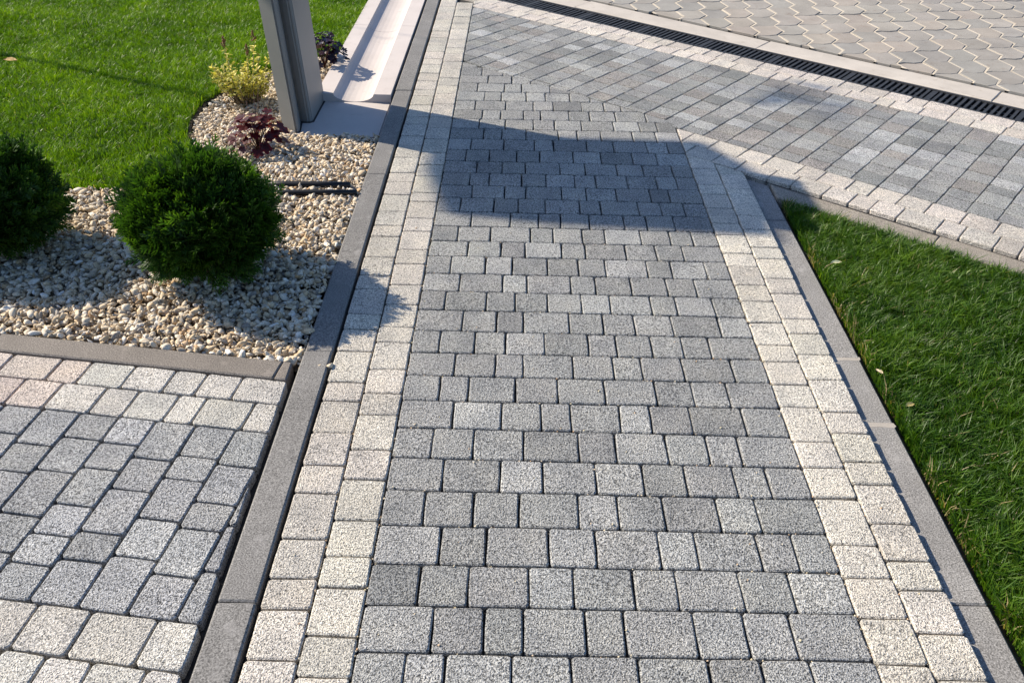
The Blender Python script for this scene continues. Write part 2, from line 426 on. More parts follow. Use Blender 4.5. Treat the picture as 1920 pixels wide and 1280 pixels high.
# ------------------------------------------------------------------ slotted drain
drain = empty('drain_channel', (*dw(-2, 5.35), 0)); tag(drain, 'long black slotted drain grating between the cream band and the concrete strip', 'drain')
def dbox(name, u0, u1, v0, v1, z0, z1, mat, parent, loc0):
    p = [Vector((*dw(a, b), 0))-Vector((loc0[0], loc0[1], 0)) for a, b in ((u0, v0), (u1, v0), (u1, v1), (u0, v1))]
    v = [(q.x, q.y, z1) for q in p]+[(q.x, q.y, z0) for q in p]
    return link(name, mesh(name, v, [(0, 1, 2, 3), (7, 6, 5, 4)]+[(i, 4+i, 4+(i+1) % 4, (i+1) % 4) for i in range(4)]), mat, parent)
L0 = drain.location
dbox('channel_floor', U0, U1, 5.236, 5.46, -.12, -.11, m_joint, drain, L0)
dbox('rail', U0, U1, 5.236, 5.256, -.11, -.001, m_iron, drain, L0)
dbox('rail', U0, U1, 5.440, 5.460, -.11, -.001, m_iron, drain, L0)
dbox('rail', U0, U1, 5.345, 5.353, -.05, -.012, m_iron, drain, L0)
proto = None; u = U0+.02; k = 0
while u < U1-.02:
    wv_ = .016 if k % 14 else .030
    if proto is None or k % 14 == 0 or k % 14 == 1:
        cu = u
        b = dbox('bar', u-wv_/2, u+wv_/2, 5.2565, 5.4395, -.03, -.004, m_iron, drain, L0); bd = (b, u)
        proto = bd
    else:
        b = proto[0].copy(); col.objects.link(b); b.parent = drain
        d = Vector(dw(u-proto[1], 0)); b.location = proto[0].location+Vector((d.x, d.y, random.uniform(-.002, .001)))
        b.rotation_euler.z = 0
    u += .0345; k += 1

# ------------------------------------------------------------------ pale concrete strip and the road of interlocking blocks
kerb('flat strip of pale concrete slabs beyond the slotted drain', [[dw(a, 5.463), dw(b, 5.463), dw(b, 5.672), dw(a, 5.672)] for a, b in ((-5.2, -3.79), (-3.79, -2.347), (-2.347, -.90), (-.90, .55), (.55, 1.3))], .002, m_strip, wob=.002, bev=.006)
VR = 5.684
road = sheet('road', [dw(-6.2, VR-.006), dw(1.4, VR-.006), dw(1.4, 8.6), dw(-6.2, 8.6)], -.004, m_joint)
tag(road, 'beige road of zigzag interlocking concrete blocks beyond the drain', 'road', kind='structure')
pa = (-.027, -.228); pb = (.172, .033)      # lattice of the interlocking blocks
def zig(k):                                 # one zigzag side over one block length, top to bottom
    return [(0, 0), (.033, -.138), (pa[0], pa[1])]
cnt = 0
for i in range(-14, 22):
    for j in range(-26, 26):
        ox, oy = 1.6+pb[0]*i+pa[0]*j, 6.2+pb[1]*i+pa[1]*j
        fw = oy*.816+.98
        if oy > 7.7 or not (.03*fw-.3 < ox < .584*fw+.45): continue
        g2 = .0072
        left = [(x+g2, y) for x, y in zig(0)]; right = [(x+pb[0]-g2, y+pb[1]) for x, y in zig(0)]
        left[0] = (left[0][0], left[0][1]-.0012); right[0] = (right[0][0], right[0][1]-.0012)
        topmid = [(.055, .019), (.115, .013)]
        top_ = [(x, y-.0012) for x, y in topmid]; bot_ = [(x+pa[0], y+pa[1]+.0012) for x, y in topmid]
        q = left + bot_ + right[::-1] + top_[::-1]
        q = [(x+ox, y+oy) for x, y in q]
        q = clip(q, NV, VR+random.uniform(0, .012))
        if len(q) > 2 and cnt < 295:
            t = random.random(); tint = (1, 1, 1) if t < .6 else (1.07, 1.03, 1.0) if t < .8 else (.92, .94, .96)
            if slab('paving_block', q, .012, m_block, road, .05, .0003, .0015, .0025, .001, shade(tint, .06, .008), .002, mids=False, fan=True): cnt += 1

for i in range(-14, 22):                    # pale mortar filling the zigzag joints
    V, F = [], []
    for j in range(-26, 26):
        ox, oy = 1.6+pb[0]*i+pa[0]*j, 6.2+pb[1]*i+pa[1]*j
        fw = oy*.816+.98
        if oy > 7.7 or not (.03*fw-.3 < ox < .584*fw+.45): continue
        z = zig(0)
        for (xa, ya), (xb, yb) in zip(z, z[1:]):
            wj = .0095*random.uniform(.75, 1.2)
            q = clip([(xa+ox-wj, ya+oy), (xb+ox-wj, yb+oy), (xb+ox+wj, yb+oy), (xa+ox+wj, ya+oy)], NV, VR)
            if len(q) > 2: b = len(V); V += [(x, y, .0095+random.uniform(-.002, .001)) for x, y in q]; F.append(tuple(range(b, b+len(q))))
    if F: link('mortar_joint', mesh('mortar_joint', V, F), m_gritjoint, road)
# ------------------------------------------------------------------ lower left pavement
XC = -.694                                  # cut edge facing the kerb
pv = sheet('pavement', clip([lp(-3.1, .5), lp(-.4, .5), lp(-.4, 2.058), lp(-3.1, 2.058)], (-1, 0), .677), -.034, m_joint)
tag(pv, 'square of grey and cream paving in the lower left corner', 'pavement', kind='structure')
cutP = ((-1, 0), -XC)
def lpv(u0, u1, v0, v1, light, tint=None):
    q = clip([lp(u0, v0), lp(u1, v0), lp(u1, v1), lp(u0, v1)], *cutP)
    if len(q) > 2: slab('paver', q, .001, m_light if light else m_grey, pv, thick=.07, gap=.0032, r=.007, bev=.003, color=tint or (cream((.58, .55, .50)) if light else shade((.395, .398, .395), .09, .008)))
def fill_left(us, lo):
    while us[0] > lo: us = [us[0]-random.choice((.105, .119, .147, .161))]+us
    return us
LP1 = fill_left([-1.869,-1.701,-1.601,-1.453,-1.318,-1.215,-1.098,-.6], -3.0)
LP2 = fill_left([-1.757,-1.632,-1.488,-1.383,-1.255,-1.167,-1.015,-.6], -3.0)
for us, v0, v1 in ((LP1, 1.942, 2.057), (LP2, 1.815, 1.942)):
    for a, b in zip(us, us[1:]):
        lpv(a, b, v0, v1, True, cream((.60, .52, .46)) if b < -1.5 and random.random() < .6 else None)
COLS = [(-.907, -.6, [1.6, 1.459, 1.308]), (-1.025, -.907, [1.668, 1.525, 1.432, 1.282]), (-1.1465, -1.025, [1.687, 1.596, 1.449, 1.322]), (-1.2685, -1.1465, [1.66, 1.538, 1.383, 1.293]),
        (-1.385, -1.2685, [1.704, 1.601, 1.463, 1.359, 1.265]), (-1.506, -1.385, [1.71, 1.574, 1.412, 1.29]), (-1.625, -1.506, [1.666, 1.556, 1.41, 1.28])]
uu = -1.625
while uu > -3.0: COLS.append((uu-.121, uu, [1.815-.1-random.uniform(0, .05), 1.57+random.uniform(-.02, .02), 1.43+random.uniform(-.02, .02), 1.29])); uu -= .121
for a, b, vs_ in COLS:
    vs_ = [1.815]+vs_+[1.16]
    for t, s in zip(vs_, vs_[1:]): lpv(a, b, s, t, False)
LB1 = fill_left([-1.236,-1.104,-.944,-.834,-.7,-.6], -3.0); LB2 = fill_left([-1.141,-1.034,-.907,-.78,-.6], -3.0)
LB3 = fill_left([-1.2,-1.05,-.9,-.75,-.6], -3.0)
for us, v0, v1 in ((LB1, 1.034, 1.16), (LB2, .908, 1.034), (LB3, .782, .908)):
    for a, b in zip(us, us[1:]): lpv(a, b, v0, v1, True)

# ------------------------------------------------------------------ plinth, gutter and column
pl = empty('plinth', (-.89, 4.5, 0)); tag(pl, 'smooth pale concrete foundation slab under the steel column at the end of the gutter', 'plinth')
def prism(name, poly, z0, z1, mat, parent, bev=.006, lean=0.):
    if area(poly) < 0: poly = poly[::-1]
    bm = bmesh.new(); L = parent.location if parent else Vector()
    vb = [bm.verts.new((x-L.x, y-L.y, z0-L.z)) for x, y in poly]; vt = [bm.verts.new((x-L.x+lean*(z1-z0), y-L.y, z1-L.z)) for x, y in poly]
    n = len(poly); bm.faces.new(vb[::-1]); bm.faces.new(vt)
    for i in range(n): bm.faces.new((vb[i], vb[(i+1) % n], vt[(i+1) % n], vt[i]))
    if bev: bmesh.ops.bevel(bm, geom=[e for e in bm.edges], offset=bev, segments=2, affect='EDGES')
    me = bpy.data.meshes.new(name); bm.to_mesh(me); bm.free()
    return link(name, me, mat, parent)
prism('slab', [(-1.125, 4.205), (-.690, 4.205), (-.690, 4.93), (-1.125, 4.93)], -.16, -.034, m_plinth, pl)
prism('upstand', [(-1.2, 4.36), (-1.128, 4.36), (-1.128, 4.92), (-1.2, 4.92)], -.16, -.045, m_plinth, pl)
gt = empty('gutter', (-.89, 5.8, 0)); tag(gt, 'pale concrete drainage gutter with a half round groove running up beside the kerb', 'gutter')
def gutter_piece(y0, y1):
    prof = [(-1.098, -.12), (-.690, -.12), (-.690, .012), (-.784, .012)]
    for k in range(1, 12):
        t = math.pi*k/12; prof.append((-.895+.111*math.cos(t), .012-.044*math.sin(t)))
    prof += [(-1.006, .012), (-1.098, .012)]
    n = len(prof); L = gt.location
    v = [(x-L.x, y0-L.y, z) for x, z in prof]+[(x-L.x, y1-L.y, z) for x, z in prof]
    f = [tuple(range(n))[::-1], tuple(range(n, 2*n))]+[(i, (i+1) % n, n+(i+1) % n, n+i) for i in range(n)]
    bm = bmesh.new(); me = mesh('gutter_section', v, f); bm.from_mesh(me)
    bmesh.ops.recalc_face_normals(bm, faces=bm.faces); bm.to_mesh(me); bm.free()
    return link('gutter_section', me, m_plinth, gt)
gutter_piece(4.70, 6.02); gutter_piece(6.024, 7.4)
LEAN = -.056
sc = empty('steel_column', (-1.12, 4.5, 0)); tag(sc, 'tall grey painted steel column with a stepped profile standing at the gutter end', 'column')
prism('front_post', [(-1.196, 4.300), (-1.112, 4.238), (-1.100, 4.262), (-1.122, 4.388), (-1.205, 4.44)], -.06, 1.96, m_steel, sc, .007, LEAN)
prism('rear_post', [(-1.1165, 4.395), (-1.078, 4.385), (-1.062, 4.400), (-1.060, 4.735), (-1.20, 4.745), (-1.205, 4.447)], -.06, 1.96, m_steel, sc, .007, LEAN)
prism('sealant_joint', [(-1.123, 4.232), (-1.095, 4.255), (-1.112, 4.378), (-1.074, 4.378), (-1.055, 4.396), (-1.053, 4.745), (-1.10, 4.76), (-1.13, 4.40)], -.06, -.031, m_seal, sc, 0)

# ------------------------------------------------------------------ lawns
def grass(name, label, poly, dens, h0, h1, stops, seed, width=.0030, lean=(.0, .0), dry=None, holes=()):
    r = np.random.default_rng(seed); P = np.array(poly); x0, y0 = P.min(0); x1, y1 = P.max(0)
    n = int(dens*(x1-x0)*(y1-y0)); x = r.uniform(x0, x1, n); y = r.uniform(y0, y1, n)
    k = in_poly(x, y, poly)
    for hp in holes: k &= ~in_poly(x, y, hp)
    x, y = x[k], y[k]; n = len(x)
    c1 = vnoise(x, y, .035, seed+1); c2 = vnoise(x, y, .22, seed+2); c3 = vnoise(x, y, .012, seed+3)
    h = r.uniform(h0, h1, n)*(.65+.5*c1+.25*c2)
    ang = r.uniform(0, 2*math.pi, n)
    bend = h*r.uniform(.15, .95, n)
    a2 = ang*.8+(c1-.5)*5
    bx = np.cos(a2)*bend+lean[0]*h; by = np.sin(a2)*bend+lean[1]*h
    wd = width*r.uniform(.7, 1.3, n)
    px, py = -np.sin(ang)*wd/2, np.cos(ang)*wd/2
    z0 = np.full(n, -.022)
    V = np.empty((n, 5, 3), np.float32)
    V[:, 0] = np.c_[x-px, y-py, z0]; V[:, 1] = np.c_[x+px, y+py, z0]
    mx, my, mz = x+bx*.35, y+by*.35, z0+h*.62
    V[:, 2] = np.c_[mx-px*.85, my-py*.85, mz]; V[:, 3] = np.c_[mx+px*.85, my+py*.85, mz]
    V[:, 4] = np.c_[x+bx, y+by, z0+h*r.uniform(.78, 1.0, n)]
    b = np.arange(n)[:, None]*5
    T = np.concatenate([b+np.array([[0, 1, 3]]), b+np.array([[0, 3, 2]]), b+np.array([[2, 3, 4]])])
    tint = np.clip(.42+.30*(c2-.5)+.22*(c3-.5)+r.normal(0, .13, n), 0, .86)
    if dry is not None:
        d = dry(x, y); tint = np.where(r.random(n) < d, .97, tint)
    else: tint = np.where(r.random(n) < .006, .97, tint)
    mat = leafy(name+'_blades', stops, .42, .4, (1.15, 1.2, .35), .35)
    o = link(name, big_mesh(name, V.reshape(-1, 3), T, {'tint': np.repeat(tint, 5)}), mat)
    return tag(o, label, 'grass', kind='stuff')
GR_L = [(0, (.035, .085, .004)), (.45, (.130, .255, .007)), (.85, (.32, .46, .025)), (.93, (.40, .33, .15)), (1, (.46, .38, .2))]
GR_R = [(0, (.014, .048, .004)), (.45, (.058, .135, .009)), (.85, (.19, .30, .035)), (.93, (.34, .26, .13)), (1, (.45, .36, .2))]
GRAVEL_EDGE = [(-1.70, 3.49), (-1.45, 3.58), (-1.20, 3.68), (-1.18, 3.74), (-1.26, 3.80), (-1.36, 3.82), (-1.52, 3.91), (-1.62, 4.09), (-1.685, 4.33), (-1.69, 4.60), (-1.62, 4.82), (-1.49, 5.12), (-1.30, 5.38), (-1.11, 5.50)]
lawn_left = [(-6.2, 3.47), (-2.0, 3.49)]+GRAVEL_EDGE+[(-1.105, 8.2), (-6.2, 8.2)]
so1 = sheet('lawn_soil', [(-6.3, 3.46), (-2.0, 3.46)]+[(a+.02, b-.02) for a, b in GRAVEL_EDGE]+[(-1.10, 8.3), (-6.3, 8.3)], -.024, m_soil)
tag(so1, 'dark soil under the left lawn, showing along the gravel edge', 'soil', kind='structure')
vis_left = [(-4.9, 3.47), (-2.0, 3.49)]+GRAVEL_EDGE+[(-1.105, 7.5), (-4.9, 7.5)]
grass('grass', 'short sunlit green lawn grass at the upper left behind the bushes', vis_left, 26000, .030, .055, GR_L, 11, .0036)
def wedge(o0, o1, xmax): # lawn between right kerb and driveway kerb
    vl = 3.533-o1; pts = [(1.174+o0, .55)]
    pts.append((1.174+o0, (vl-.6198*(1.174+o0))/.7848)); pts.append((xmax, (vl-.6198*xmax)/.7848)); pts.append((xmax, .55)); return pts
so2 = sheet('lawn_soil', wedge(.0, .0, 3.4), -.055, m_soil)
tag(so2, 'dark soil under the right lawn, showing beside the kerb', 'soil', kind='structure')
dryf = lambda x, y: np.clip(.5-(x-1.18)/.06, 0, .4)*(vnoise(x, y, .12, 5) > .5) + .008
wl = wedge(.018, .004, 2.9)
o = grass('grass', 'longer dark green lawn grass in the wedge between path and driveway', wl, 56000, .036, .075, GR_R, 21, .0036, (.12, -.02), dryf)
o.location.z = -.028

# ------------------------------------------------------------------ gravel
def stone_protos(sub, n, seed):
    out = []; r = np.random.default_rng(seed)
    for i in range(n):
        bm = bmesh.new(); bmesh.ops.create_icosphere(bm, subdivisions=sub, radius=1); bm.verts.ensure_lookup_table()
        v = np.array([q.co[:] for q in bm.verts]); f = np.array([[q.index for q in fc.verts] for fc in bm.faces]); bm.free()
        for k in range(11):                 # flat broken faces
            nn = r.normal(size=3); nn /= np.linalg.norm(nn); d = r.uniform(.38, .8); s = v@nn
            v = v-np.where(s > d, s-d, 0)[:, None]*nn
        v *= 1+r.normal(0, .035, (len(v), 1)); v *= np.array([1.12, r.uniform(.55, .9), r.uniform(.34, .62)])
        out.append((v, f))
    return out
def gravel(name, label, poly, holes, n_big, n_small, seed):
    r = np.random.default_rng(seed); P = np.array(poly); x0, y0 = P.min(0); x1, y1 = P.max(0)
    Vs, Ts, At, base = [], [], [], 0
    for protos, num, s0, s1, zz in ((stone_protos(2, 14, 3), n_big, .010, .0255, .006), (stone_protos(1, 12, 4), n_small, .006, .012, .009)):
        x = r.uniform(x0, x1, num); y = r.uniform(y0, y1, num); k = in_poly(x, y, poly)
        for hp in holes: k &= ~in_poly(x, y, hp)
        x, y = x[k], y[k]; n = len(x)
        size = s0+(s1-s0)*r.beta(1.6, 2.4, n)
        z = -.026+vnoise(x, y, .25, 9)*.014-.020*np.clip((y-3.75)/.4, 0, 1)+r.uniform(-.006, .016, n)+zz
        which = r.integers(0, len(protos), n); yaw_ = r.uniform(0, 2*math.pi, n); tx = r.normal(0, .5, n); ty = r.normal(0, .5, n)
        tone = np.clip(r.normal(.52, .25, n), 0, .99)
        for p, (pv_, pf) in enumerate(protos):
            id_ = np.where(which == p)[0]; m_ = len(id_)
            if not m_: continue
            cy, sy = np.cos(yaw_[id_]), np.sin(yaw_[id_]); cx, sx = np.cos(tx[id_]), np.sin(tx[id_]); cz, sz = np.cos(ty[id_]), np.sin(ty[id_])
            v = pv_[None]*size[id_, None, None]
            X, Y, Z = v[..., 0], v[..., 1], v[..., 2]
            Y, Z = Y*cx[:, None]-Z*sx[:, None], Y*sx[:, None]+Z*cx[:, None]
            X, Z = X*cz[:, None]+Z*sz[:, None], -X*sz[:, None]+Z*cz[:, None]
            X, Y = X*cy[:, None]-Y*sy[:, None], X*sy[:, None]+Y*cy[:, None]
            V = np.stack([X+x[id_, None], Y+y[id_, None], Z+z[id_, None]], -1)
            Vs.append(V.reshape(-1, 3)); nv = len(pv_)
            Ts.append((pf[None]+(base+np.arange(m_)*nv)[:, None, None]).reshape(-1, 3)); base += m_*nv
            At.append(np.repeat(tone[id_], nv))
    M = Mat('crushed_limestone'); M.rough(.75)
    at = M.n('Attribute'); at.attribute_name = 'tint'
    c = M.ramp(at.outputs['Fac'], [(0, (.24, .22, .20)), (.12, (.34, .31, .27)), (.22, (.50, .38, .24)), (.4, (.60, .49, .34)), (.55, (.65, .56, .43)), (.75, (.68, .62, .52)), (.9, (.76, .74, .70)), (.97, (.48, .33, .19))])
    nn = M.noise(130, 3, .65); c = M.mix(c, M.ramp(nn.outputs[0], [(.3, (.72, .68, .62)), (.6, (1.05, 1.04, 1.02))]), 1., 'MULTIPLY')
    M.color(c); M.bump(nn.outputs[0], .35, .003)
    o = link(name, big_mesh(name, np.concatenate(Vs), np.concatenate(Ts), {'tint': np.concatenate(At)}), M.m)
    return tag(o, label, 'gravel', kind='stuff')
pk = [lp(-3.0, 2.158), lp(-.80, 2.158)]
gpoly = [pk[0], pk[1], (-.680, 2.232), (-.680, 4.203), (-1.12, 4.203), (-1.12, 5.45)] + [(a+.025, b) for a, b in GRAVEL_EDGE[::-1]] + [(-2.0, 3.472), (-3.1, 3.455)]
gb = sheet('gravel_bed', gpoly, -.040, plain('gravel_dust', (.26, .22, .165), .95, .4, 150, .4))
tag(gb, 'dusty bed beneath the crushed stone around the bushes', 'gravel bed', kind='structure')
col_foot = [(-1.21, 4.29), (-1.11, 4.23), (-1.05, 4.38), (-1.05, 4.75), (-1.21, 4.76)]
A_ = abs(area(gpoly)); bb = np.array(gpoly); frac = (np.ptp(bb[:, 0])*np.ptp(bb[:, 1]))
gravel('gravel', 'cream and tan crushed stone filling the bed around the bushes and column', gpoly, [col_foot], int(4700*frac), int(2800*frac), 5)

# ------------------------------------------------------------------ round conifer bushes
GREEN = [(0, (.010, .026, .006)), (.4, (.034, .086, .010)), (.75, (.10, .19, .018)), (1, (.25, .36, .045))]
m_conifer = leafy('conifer_foliage', GREEN, .5, .35, (1.1, 1.25, .4), .3)
def spray_arrays(r):
    """one flat fan of scale-leaf twigs, length 1 along +x"""
    v, f, tt = [], [], []
    def leaf(a, d, L, wd):
        d = d/np.linalg.norm(d); s = np.cross(d, [0, 0, 1.]); s /= max(1e-6, np.linalg.norm(s)); s = s*wd
        b = len(v); v.extend([a, a+d*L*.5+s, a+d*L, a+d*L*.5-s]); f.extend([(b, b+1, b+2), (b, b+2, b+3)])
        tt.extend([.25, .45, 1., .45])
    for k in range(9):
        t = .05+k*.1; side = 1 if k % 2 else -1; a = np.array([t, 0, .08*math.sin(t*3)])
        an = side*R(48-18*t)+r.normal(0, .1)
        leaf(a, np.array([math.cos(an), math.sin(an), r.normal(0, .22)]), (.55-.35*t)*r.uniform(.8, 1.2), .045)
        leaf(a, np.array([1, r.normal(0, .1), r.normal(0, .15)]), .22, .04)
    return np.array(v), np.array(f), np.array(tt)
def bush_mesh(name, rx, rz, n, seed):
    r = np.random.default_rng(seed); protos = [spray_arrays(r) for _ in range(6)]
    V, T, A, base = [], [], [], 0
    bumps = r.normal(size=(26, 3)); bumps /= np.linalg.norm(bumps, axis=1)[:, None]; amp = r.uniform(-.15, .11, 26)
    cl = r.normal(size=(150, 3)); cl /= np.linalg.norm(cl, axis=1)[:, None]
    c_off = r.normal(0, .055, 150); c_tilt = r.normal(0, .35, (150, 3)); c_tone = r.uniform(.6, 1.15, 150)
    for i in range(n):
        d = r.normal(size=3); d /= np.linalg.norm(d); ci = int(np.argmax(cl@d))
        if d[2] < -.86: continue
        stray = r.random() < .03
        rad = 1+float(np.sum(amp*np.exp(-((1-bumps@d)/.10))))
        depth = r.beta(3.2, 1.0); rr = rad*(1+c_off[ci])*(.35+.65*depth)*(1.0+max(0., r.normal(-.03, .045)))*(1.09 if stray else 1)
        L = r.uniform(.045, .10)
        p = d*np.array([rx, rx, rz])*rr - d*L*.75
        ax = d*1.0+np.array([0, 0, .45])+c_tilt[ci]+r.normal(0, .26, 3); ax /= np.linalg.norm(ax)
        q = r.normal(size=3); s = np.cross(ax, q); s /= np.linalg.norm(s); nn = np.cross(ax, s)
        pv_, pf, pt = protos[r.integers(0, 6)]
        V.append(p+L*(pv_[:, :1]*ax+pv_[:, 1:2]*s+pv_[:, 2:]*nn)); T.append(pf+base); base += len(pv_)
        A.append(np.clip(pt*c_tone[ci]*r.uniform(.5, 1.0)+.1*(r.random()-.5), 0, 1))
    return big_mesh(name, np.concatenate(V), np.concatenate(T), {'tint': np.concatenate(A)})
def bush(loc, label, seed, rx=.285, rz=.245, n=5200):
    e = empty('conifer_bush', (loc[0], loc[1], -.02)); tag(e, label, 'bush', 'round conifer bushes in the gravel bed')
    fo = link('foliage', bush_mesh('foliage', rx, rz, n, seed), m_conifer, e, (0, 0, loc[2]+.02)); fo['kind'] = 'stuff'
    r = random.Random(seed); lst = []
    for k in range(16):
        a = r.uniform(0, 6.28); t = r.uniform(.3, .9)
        d = Vector((math.cos(a)*t*rx, math.sin(a)*t*rx, r.uniform(.25, .42)))
        lst.append(([(0, 0, -.02), tuple(d*.45+Vector((0, 0, .03))), tuple(d)], [.007, .005, .0018]))
    link('stem', tubes('stem', lst, 5), m_twig, e)
    return e
bush((-1.105, 2.80, .225), 'round dark green conifer bush in full view in front of the kerb', 31)
bush((-2.015, 2.95, .205), 'round dark green conifer bush cut by the left edge of the picture', 47, .30)

# ------------------------------------------------------------------ broad-leaved plants
def lobed_leaf(name, lobes, ruffle, seed):
    r = random.Random(seed); v = [(0.05, 0, 0)]; n = lobes*4; tt = [.2]
    for k in range(n+1):
        t = -math.pi*.86+2*math.pi*.86*k/n
        w = .62+.30*abs(math.cos(t*lobes/2/.86*.5*1.0*2)) if True else 1
        rad = w*(.55+.45*math.cos(t*.5)); x = .45+rad*math.cos(t)*.75-.2; y = rad*math.sin(t)*.75
        v.append((x, y, .16*(x*x+y*y)-.10*x+r.uniform(-ruffle, ruffle))); tt.append(r.uniform(.5, 1))
    f = [(0, i, i+1) for i in range(1, n+1)]
    b = len(v)                               # short stalk
    v += [(0.05, .02, -.01), (0.05, -.02, -.01), (-.5, -.015, -.45), (-.5, .015, -.45)]; tt += [.3]*4
    f += [(b, b+1, b+2), (b, b+2, b+3)]
    me = big_mesh(name, np.array(v), np.array(f), {'tint': np.array(tt)}); return me
PUR = [(0, (.026, .003, .004)), (.6, (.065, .006, .007)), (1, (.16, .009, .010))]
DPUR = [(0, (.010, .004, .007)), (.6, (.020, .006, .012)), (1, (.04, .010, .018))]
m_pur = leafy('wine_red_leaf', PUR, .45, .35, (1.6, .5, .5), .4); m_dpur = leafy('dark_purple_leaf', DPUR, .3, .15, (1.6, .5, .6), .6)
def leaf_plant(loc, label, rad, hgt, n, size, lobes, ruffle, mat, seed, stalks=0):
    e = empty('purple_leaved_plant', (loc[0], loc[1], -.02)); tag(e, label, 'plant')
    r = random.Random(seed); pm = [lobed_leaf('leaf', lobes, ruffle, seed+k) for k in range(4)]
    for q in pm: q.materials.append(mat)
    for k in range(n):
        t = (k+.5)/n; a = k*2.39996+r.uniform(-.3, .3); d = rad*math.sqrt(t)*r.uniform(.75, 1.08)
        o = link('leaf', pm[k % 4], None, e, (math.cos(a)*d, math.sin(a)*d, .03+hgt*(1-t**1.3*.8)*r.uniform(.75, 1.1)))
        s = size*r.uniform(.75, 1.2); o.scale = (s, s, s)
        o.rotation_euler = (r.uniform(-.35, .35), .15-.1+t*.75+r.uniform(-.3, .3), a+r.uniform(-.4, .4))
    lst = []
    for k in range(12):
        a = r.uniform(0, 6.28); d = rad*r.uniform(.2, .8); lst.append(([(0, 0, 0), (math.cos(a)*d*.5, math.sin(a)*d*.5, hgt*.5), (math.cos(a)*d, math.sin(a)*d, hgt*.8)], [.003, .0025, .002]))
    for k in range(stalks):
        a = r.uniform(1.2, 2.6); L = r.uniform(.22, .3); lst.append(([(0, 0, .02), (math.cos(a)*.06, math.sin(a)*.04, L*.6), (math.cos(a)*.11, math.sin(a)*.07, L)], [.002, .0016, .001]))
    link('stem', tubes('stem', lst, 5), plain('plant_stalk', (.07, .025, .02), .7), e)
    return e
leaf_plant((-1.235, 3.96, -.02), 'wine red plant with lobed leaves in the gravel in front of the column', .135, .16, 58, .046, 5, .05, m_pur, 3, 3)
leaf_plant((-1.155, 5.235, 0), 'almost black purple plant with rounded leaves between column and gutter', .13, .17, 60, .048, 7, .12, m_dpur, 9)

YEL = [(0, (.09, .12, .02)), (.22, (.34, .36, .05)), (.5, (.72, .64, .13)), (1, (.82, .76, .36))]
m_yel = leafy('yellow_green_leaf', YEL, .5, .35, (1.1, 1.1, .5), .3)
def yellow_shrub(loc, label, seed):
    r = np.random.default_rng(seed); e = empty('variegated_shrub', (loc[0], loc[1], -.02)); tag(e, label, 'shrub')
    V, T, A, base, stems, buds = [], [], [], 0, [], []
    lf = np.array([(0, 0, 0), (.35, .22, .05), (.8, .16, .03), (1, 0, -.05), (.8, -.16, .03), (.35, -.22, .05)]); lt = np.array([(0, 1, 2), (0, 2, 3), (0, 3, 4), (0, 4, 5)])
    for s in range(64):
        a = r.uniform(0, 6.28); d = .17*math.sqrt(r.random()); h = r.uniform(.10, .19)
        if s < 6: h = r.uniform(.22, .29); d *= .8
        b0 = np.array([math.cos(a)*d*.4, math.sin(a)*d*.4, 0]); b1 = np.array([math.cos(a)*d*1.05, math.sin(a)*d*.9, h])
        if s < 6: b1[0] += r.uniform(-.02, .10); b1[1] += .05
        stems.append(([tuple(b0), tuple((b0+b1)/2+r.normal(0, .006, 3)), tuple(b1)], [.0028, .0022, .001]))
        for k in range(34 if s < 6 else 26):
            t = r.uniform(.35, 1.02); p = b0+(b1-b0)*t+r.normal(0, .006, 3)
            an = r.uniform(0, 6.28); el = r.uniform(-.2, .9); ax = np.array([math.cos(an)*math.cos(el), math.sin(an)*math.cos(el), math.sin(el)])
            sd = np.cross(ax, r.normal(size=3)*.4+np.array([0, 0, 1.])); sd /= np.linalg.norm(sd); nn = np.cross(sd, ax)
            L = r.uniform(.016, .030)
            V.append(p+L*(lf[:, :1]*ax+lf[:, 1:2]*sd+lf[:, 2:]*nn)); T.append(lt+base); base += 6
            c = r.beta(2.2, 1.5); A.append(np.clip(np.array([c-.3, c, c, c, c, c])*.95, 0, 1))
        if s < 6 and s % 2 == 0:
            for k in range(40):
                t = r.uniform(0, 1); p = b1+np.array([0, 0, .01+.055*t])+r.normal(0, .007*(1.1-t), 3); buds.append(p)
    fo = link('foliage', big_mesh('foliage', np.concatenate(V), np.concatenate(T), {'tint': np.concatenate(A)}), m_yel, e); fo['kind'] = 'stuff'
    link('stem', tubes('stem', stems, 5), m_twig, e)
    bv, bf = [], []
    for p in buds:
        b = len(bv); s = .0042; bv += [tuple(p+np.array(q)*s) for q in ((1, 0, 0), (-1, 0, 0), (0, 1, 0), (0, -1, 0), (0, 0, 1.4), (0, 0, -1.4))]
        bf += [(b+i, b+j, b+4) for i, j in ((0, 2), (2, 1), (1, 3), (3, 0))]+[(b+j, b+i, b+5) for i, j in ((0, 2), (2, 1), (1, 3), (3, 0))]
    link('flower_spike', mesh('flower_spike', bv, bf), plain('faded_flower', (.17, .09, .045), .8, .3, 200), e)['kind'] = 'stuff'
    return e
yellow_shrub((-1.46, 4.62, 0), 'small yellow green shrub with faded brown flower spikes left of the column', 17)

# ------------------------------------------------------------------ small things
def pipe(label, a, b, r0):
    pts = [a, tuple((Vector(a)*2+Vector(b))/3+Vector((0, 0, .002))), tuple((Vector(a)+Vector(b)*2)/3+Vector((0, 0, .002))), b]
    o = link('irrigation_pipe', tubes('irrigation_pipe', [(pts, [r0]*4)], 12), m_pipe); tag(o, label, 'pipe', 'black pipes lying in the gravel'); return o
pipe('black plastic pipe on the gravel behind the bush, the one nearer the column', (-1.15, 3.545, .006), (-.725, 3.552, .012), .0145)
pipe('black plastic pipe touching the left kerb, the one nearer the viewer', (-1.15, 3.462, .004), (-.684, 3.480, .012), .013)

